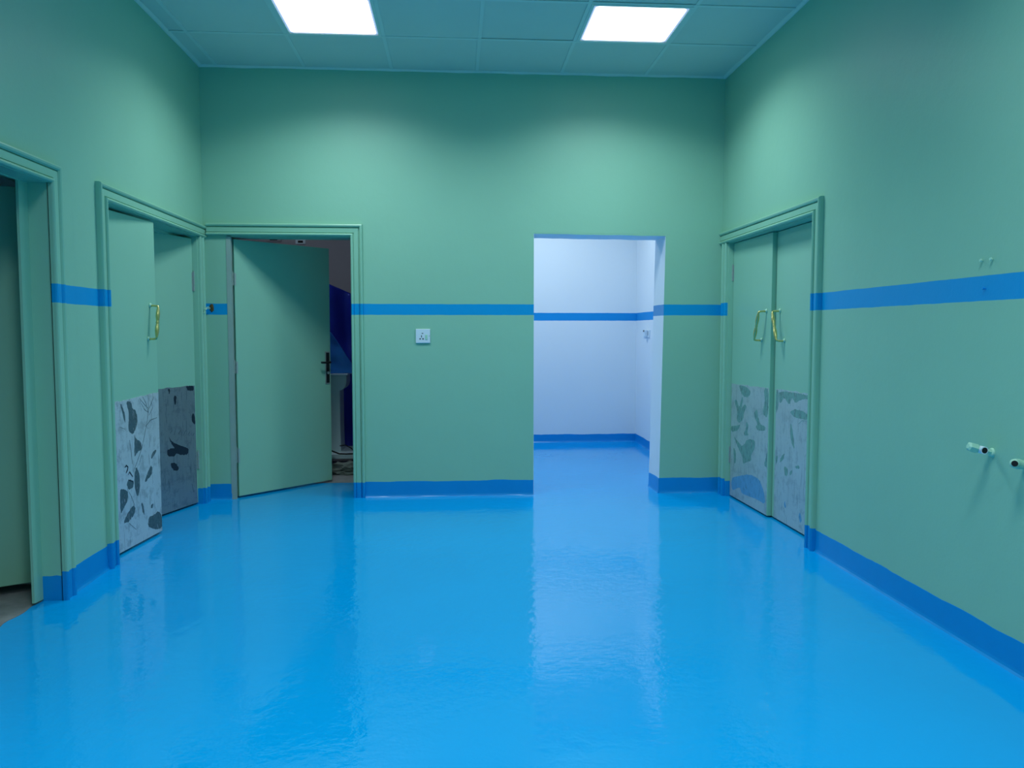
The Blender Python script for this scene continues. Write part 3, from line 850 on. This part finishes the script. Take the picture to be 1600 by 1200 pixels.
# ------------------------------------------------------------------ stub of cable in the left corner
r = empty('cable_stub', (-1.992, D - 0.02, 1.592)); tag(r, 'frayed cable end poking out of a rusty hole beside the left corner', 'cable')
bm = bmesh.new()
bmesh.ops.create_icosphere(bm, subdivisions=3, radius=0.5)
for v in bm.verts:
    v.co = Vector((v.co.x * 0.034, v.co.y * 0.016, v.co.z * 0.062)) * (1 + 0.35 * noise.noise(v.co * 6))
    v.co.y += 0.018
obj('rusty_clip', bm, M['rust'], r)
bm = bmesh.new(); tube(bm, [(-0.008, 0.002, 0.0), (-0.018, -0.02, 0.006), (-0.026, -0.05, -0.002), (-0.020, -0.075, -0.018), (-0.030, -0.095, -0.008)], 0.0035, 8)
tube(bm, [(-0.008, 0.002, -0.008), (-0.022, -0.03, -0.006), (-0.030, -0.07, -0.024), (-0.024, -0.095, -0.040), (-0.034, -0.11, -0.046)], 0.0032, 8)
obj('wire', bm, M['fit'], r, smooth=True)

# ------------------------------------------------------------------ nails and pipe stubs on the right wall
for (yy, zz, lb, mt) in ((3.343, 1.704, 'painted nail above the blue stripe, the one nearer the door', 'fit'),
                         (3.277, 1.704, 'painted nail above the blue stripe, the one nearer the viewer', 'fit'),
                         (3.319, 1.583, 'painted nail inside the blue stripe', 'blue_base')):
    r = empty('wall_nail', (XR, yy, zz)); tag(r, lb, 'nail', 'nails in the right wall')
    bm = bmesh.new(); tube(bm, [(0.002, 0, 0), (-0.011, 0, 0.003)], 0.0028, 8); obj('shank', bm, M[mt], r, smooth=True)
    bm = bmesh.new(); tube(bm, [(-0.010, 0, 0.003), (-0.015, 0, 0.0035)], [0.0075, 0.006], 10); obj('nail_head', bm, M[mt], r)

r = empty('pipe_stub', (XR, 3.235, 0.893)); tag(r, 'tee-shaped pipe stub on the right wall, the one nearer the double door', 'pipe stub'); r.rotation_euler.y = 0.24; r.location.z = 0.884
bm = bmesh.new(); tube(bm, [(0.006, 0, 0), (-0.006, 0, 0), (-0.010, 0, 0)], [0.020, 0.019, 0.014], 20); obj('wall_flange', bm, M['fit'], r, smooth=False)
bm = bmesh.new(); tube(bm, [(0, 0, 0), (-0.028, 0, 0), (-0.032, 0, 0), (-0.046, 0, 0.0)], [0.013, 0.013, 0.017, 0.017], 6); tube(bm, [(-0.040, 0, 0), (-0.074, 0, 0)], 0.0155, 18); obj('pipe_body', bm, M['fit'], r)
bm = bmesh.new(); tube(bm, [(-0.072, 0, 0), (-0.078, 0, 0), (-0.108, 0, 0.002), (-0.114, 0, 0.002)], [0.016, 0.022, 0.020, 0.011], 6); obj('hex_nut', bm, M['fit'], r)
bm = bmesh.new(); tube(bm, [(-0.057, 0, 0), (-0.057, -0.030, 0)], 0.0165, 18); o_ = obj('outlet', bm, M['plastic'], r, smooth=False)
bm = bmesh.new(); tube(bm, [(-0.057, -0.028, 0), (-0.057, -0.0308, 0)], 0.0125, 18); obj('bore', bm, M['black'], o_)

r = empty('pipe_stub', (XR, 3.020, 0.874)); tag(r, 'elbow pipe stub on the right wall, cut by the picture edge', 'pipe stub'); r.rotation_euler.y = 0.20; r.location.z = 0.862
bm = bmesh.new(); tube(bm, [(0.006, 0, 0), (-0.006, 0, 0), (-0.010, 0, 0)], [0.024, 0.022, 0.018], 20); obj('wall_flange', bm, M['fit'], r)
bm = bmesh.new(); tube(bm, [(0, 0, 0), (-0.022, 0, 0), (-0.040, 0.0, 0), (-0.058, -0.006, 0), (-0.072, -0.018, 0.0), (-0.080, -0.030, 0.0)], [0.018, 0.018, 0.021, 0.020, 0.018, 0.017], 16); o_ = obj('elbow', bm, M['fit'], r, smooth=True)
bm = bmesh.new(); tube(bm, [(-0.0795, -0.0290, 0.0), (-0.0808, -0.0312, 0.0)], 0.0120, 16); obj('bore', bm, M['black'], o_)

# ------------------------------------------------------------------ covered things in the store
def drape(name, mat, x0, x1, y0, y1, zfun, label, cat, nx=36, ny=24, th=0.006):
    bm = bmesh.new()
    rows = []
    for j in range(ny + 1):
        row = []
        for i in range(nx + 1):
            x = x0 + (x1 - x0) * i / nx; y = y0 + (y1 - y0) * j / ny
            row.append(bm.verts.new(zfun(x, y, i / nx, j / ny)))
        rows.append(row)
    for a, b in zip(rows, rows[1:]):
        for i in range(nx): bm.faces.new((a[i], a[i + 1], b[i + 1], b[i]))
    bmesh.ops.solidify(bm, geom=bm.faces[:], thickness=th)
    return tag(obj(name, bm, mat, smooth=True), label, cat)
def tarp_z(x, y, s, t):
    # front face hangs, top is a ridge sloping down to the right
    top = 1.93 - 0.42 * max(0.0, (x + 1.38)) ** 1.0 * 1.05 - 0.25 * max(0.0, -1.75 - x)
    a = min(1.0, t / 0.55)
    z = 0.06 + (top - 0.06) * (a if a < 1 else 1) if t <= 0.55 else top - 0.9 * (t - 0.55)
    yy = y0_ + (0.16 * a if t <= 0.55 else 0.16 + (t - 0.55) * 1.1)
    w = 0.05 * noise.noise(Vector((x * 5, z * 1.6, 0))) + 0.03 * math.sin(x * 23 + z * 2.5)
    w2 = 0.05 * noise.noise(Vector((x * 4, z * 4, 9)))
    return (x, yy + w + w2, z)
y0_ = 8.80
drape('tarpaulin', M['tarp'], -2.3, -0.62, 8.8, 9.4, tarp_z, 'dark navy tarpaulin thrown over equipment in the dim store', 'tarpaulin', 60, 50)
def sheet_z(x, y, s, t):
    top = 1.40 - 1.55 * max(0.0, x + 1.27) - 0.3 * max(0, -1.4 - x)
    top = max(top, 1.0 + 0.02 * math.sin(9 * x))
    z = 0.976 + (top - 0.976) * min(1, t / 0.6) if t < 0.6 else max(0.976, top - 0.4 * (t - 0.6))
    yy = 8.22 + 0.20 * t + 0.03 * noise.noise(Vector((x * 7, z * 5, 3))) + 0.012 * math.sin(z * 30 + x * 14)
    return (x, yy, z)
drape('plastic_sheet', M['sheet'], -1.75, -0.92, 8.2, 8.6, sheet_z, 'bright blue plastic sheet lying over the pale machine stand', 'plastic sheet', 40, 26, 0.003)
r = empty('machine_stand', (-1.26, 8.2, 0.0)); tag(r, 'pale enamel machine stand behind the ajar door', 'machine stand')
mps = lambda u, n, z: (u + 1.26, n, z)
bm = bmesh.new()
arc = [(-1.17, 0.80), (-1.150, 0.806), (-1.128, 0.822), (-1.112, 0.845), (-1.104, 0.872), (-1.102, 0.90)]
prism(bm, [(-1.62, 0.17), (-1.165, 0.17), (-1.17, 0.5)] + arc + [(-1.102, 0.955), (-1.62, 0.955)], mps, 0.0, 0.30)
obj('column', bm, M['machine'], r)
bm = bmesh.new(); box(bm, -0.40, 0.175, -0.02, 0.32, 0.955, 0.972, 0.004); obj('top_plate', bm, M['plastic'], r)
bm = bmesh.new(); box(bm, -0.42, 0.32, -0.16, 0.42, 0.125, 0.175, 0.006); obj('base', bm, M['machine'], r)
for a in (-0.36, 0.26):
    for b_ in (-0.10, 0.36):
        bm = bmesh.new(); tube(bm, [(a, b_ - 0.02, 0.06), (a, b_ + 0.02, 0.06)], 0.06, 16); box(bm, a - 0.012, a + 0.012, b_ - 0.03, b_ + 0.03, 0.06, 0.13); obj('caster', bm, M['black'], r)
bm = bmesh.new(); tube(bm, [(-1.40, 8.03, 0.34), (-1.30, 8.00, 0.27), (-1.22, 7.985, 0.215), (-1.15, 7.98, 0.187), (-1.08, 7.98, 0.184), (-1.0, 8.0, 0.184), (-0.93, 8.05, 0.184)], 0.008, 8)
tube(bm, [(-1.16, 8.10, 0.25), (-1.10, 8.06, 0.262), (-1.04, 8.03, 0.235), (-0.99, 8.02, 0.19)], 0.006, 8)
tag(obj('power_cable', bm, M['black'], smooth=True), 'black cable looping over the base of the machine stand', 'cable')
bm = bmesh.new()
bmesh.ops.create_icosphere(bm, subdivisions=4, radius=0.5)
for v in bm.verts:
    v.co = Vector((v.co.x * 0.42, v.co.y * 0.16, max(-0.2, v.co.z) * 0.16)) * (1 + 0.55 * noise.noise(v.co * 7))
    v.co.z += 0.035
tag(obj('rag', bm, M['rag'], loc=(-1.05, 7.90, 0.0)), 'crumpled grey rag on the concrete under the machine stand', 'rag')
for x, z, w, lb in ((-2.19, 2.515, 0.09, 'small dark fitting high on the store wall, the left one'), (-1.87, 2.488, 0.06, 'small pale fitting with a dark slot high on the store wall, the right one')):
    r = empty('wall_fitting', (x, 10.0, z)); tag(r, lb, 'wall fitting')
    bm = bmesh.new(); box(bm, -w, w, -0.02, 0.001, -0.028, 0.028, 0.003); obj('cover', bm, M['grey_wall'] if w > 0.07 else M['plastic'], r)
    bm = bmesh.new(); box(bm, -w * 0.5, w * 0.5, -0.023, -0.018, -0.014, 0.014); obj('slot', bm, M['black'], r)
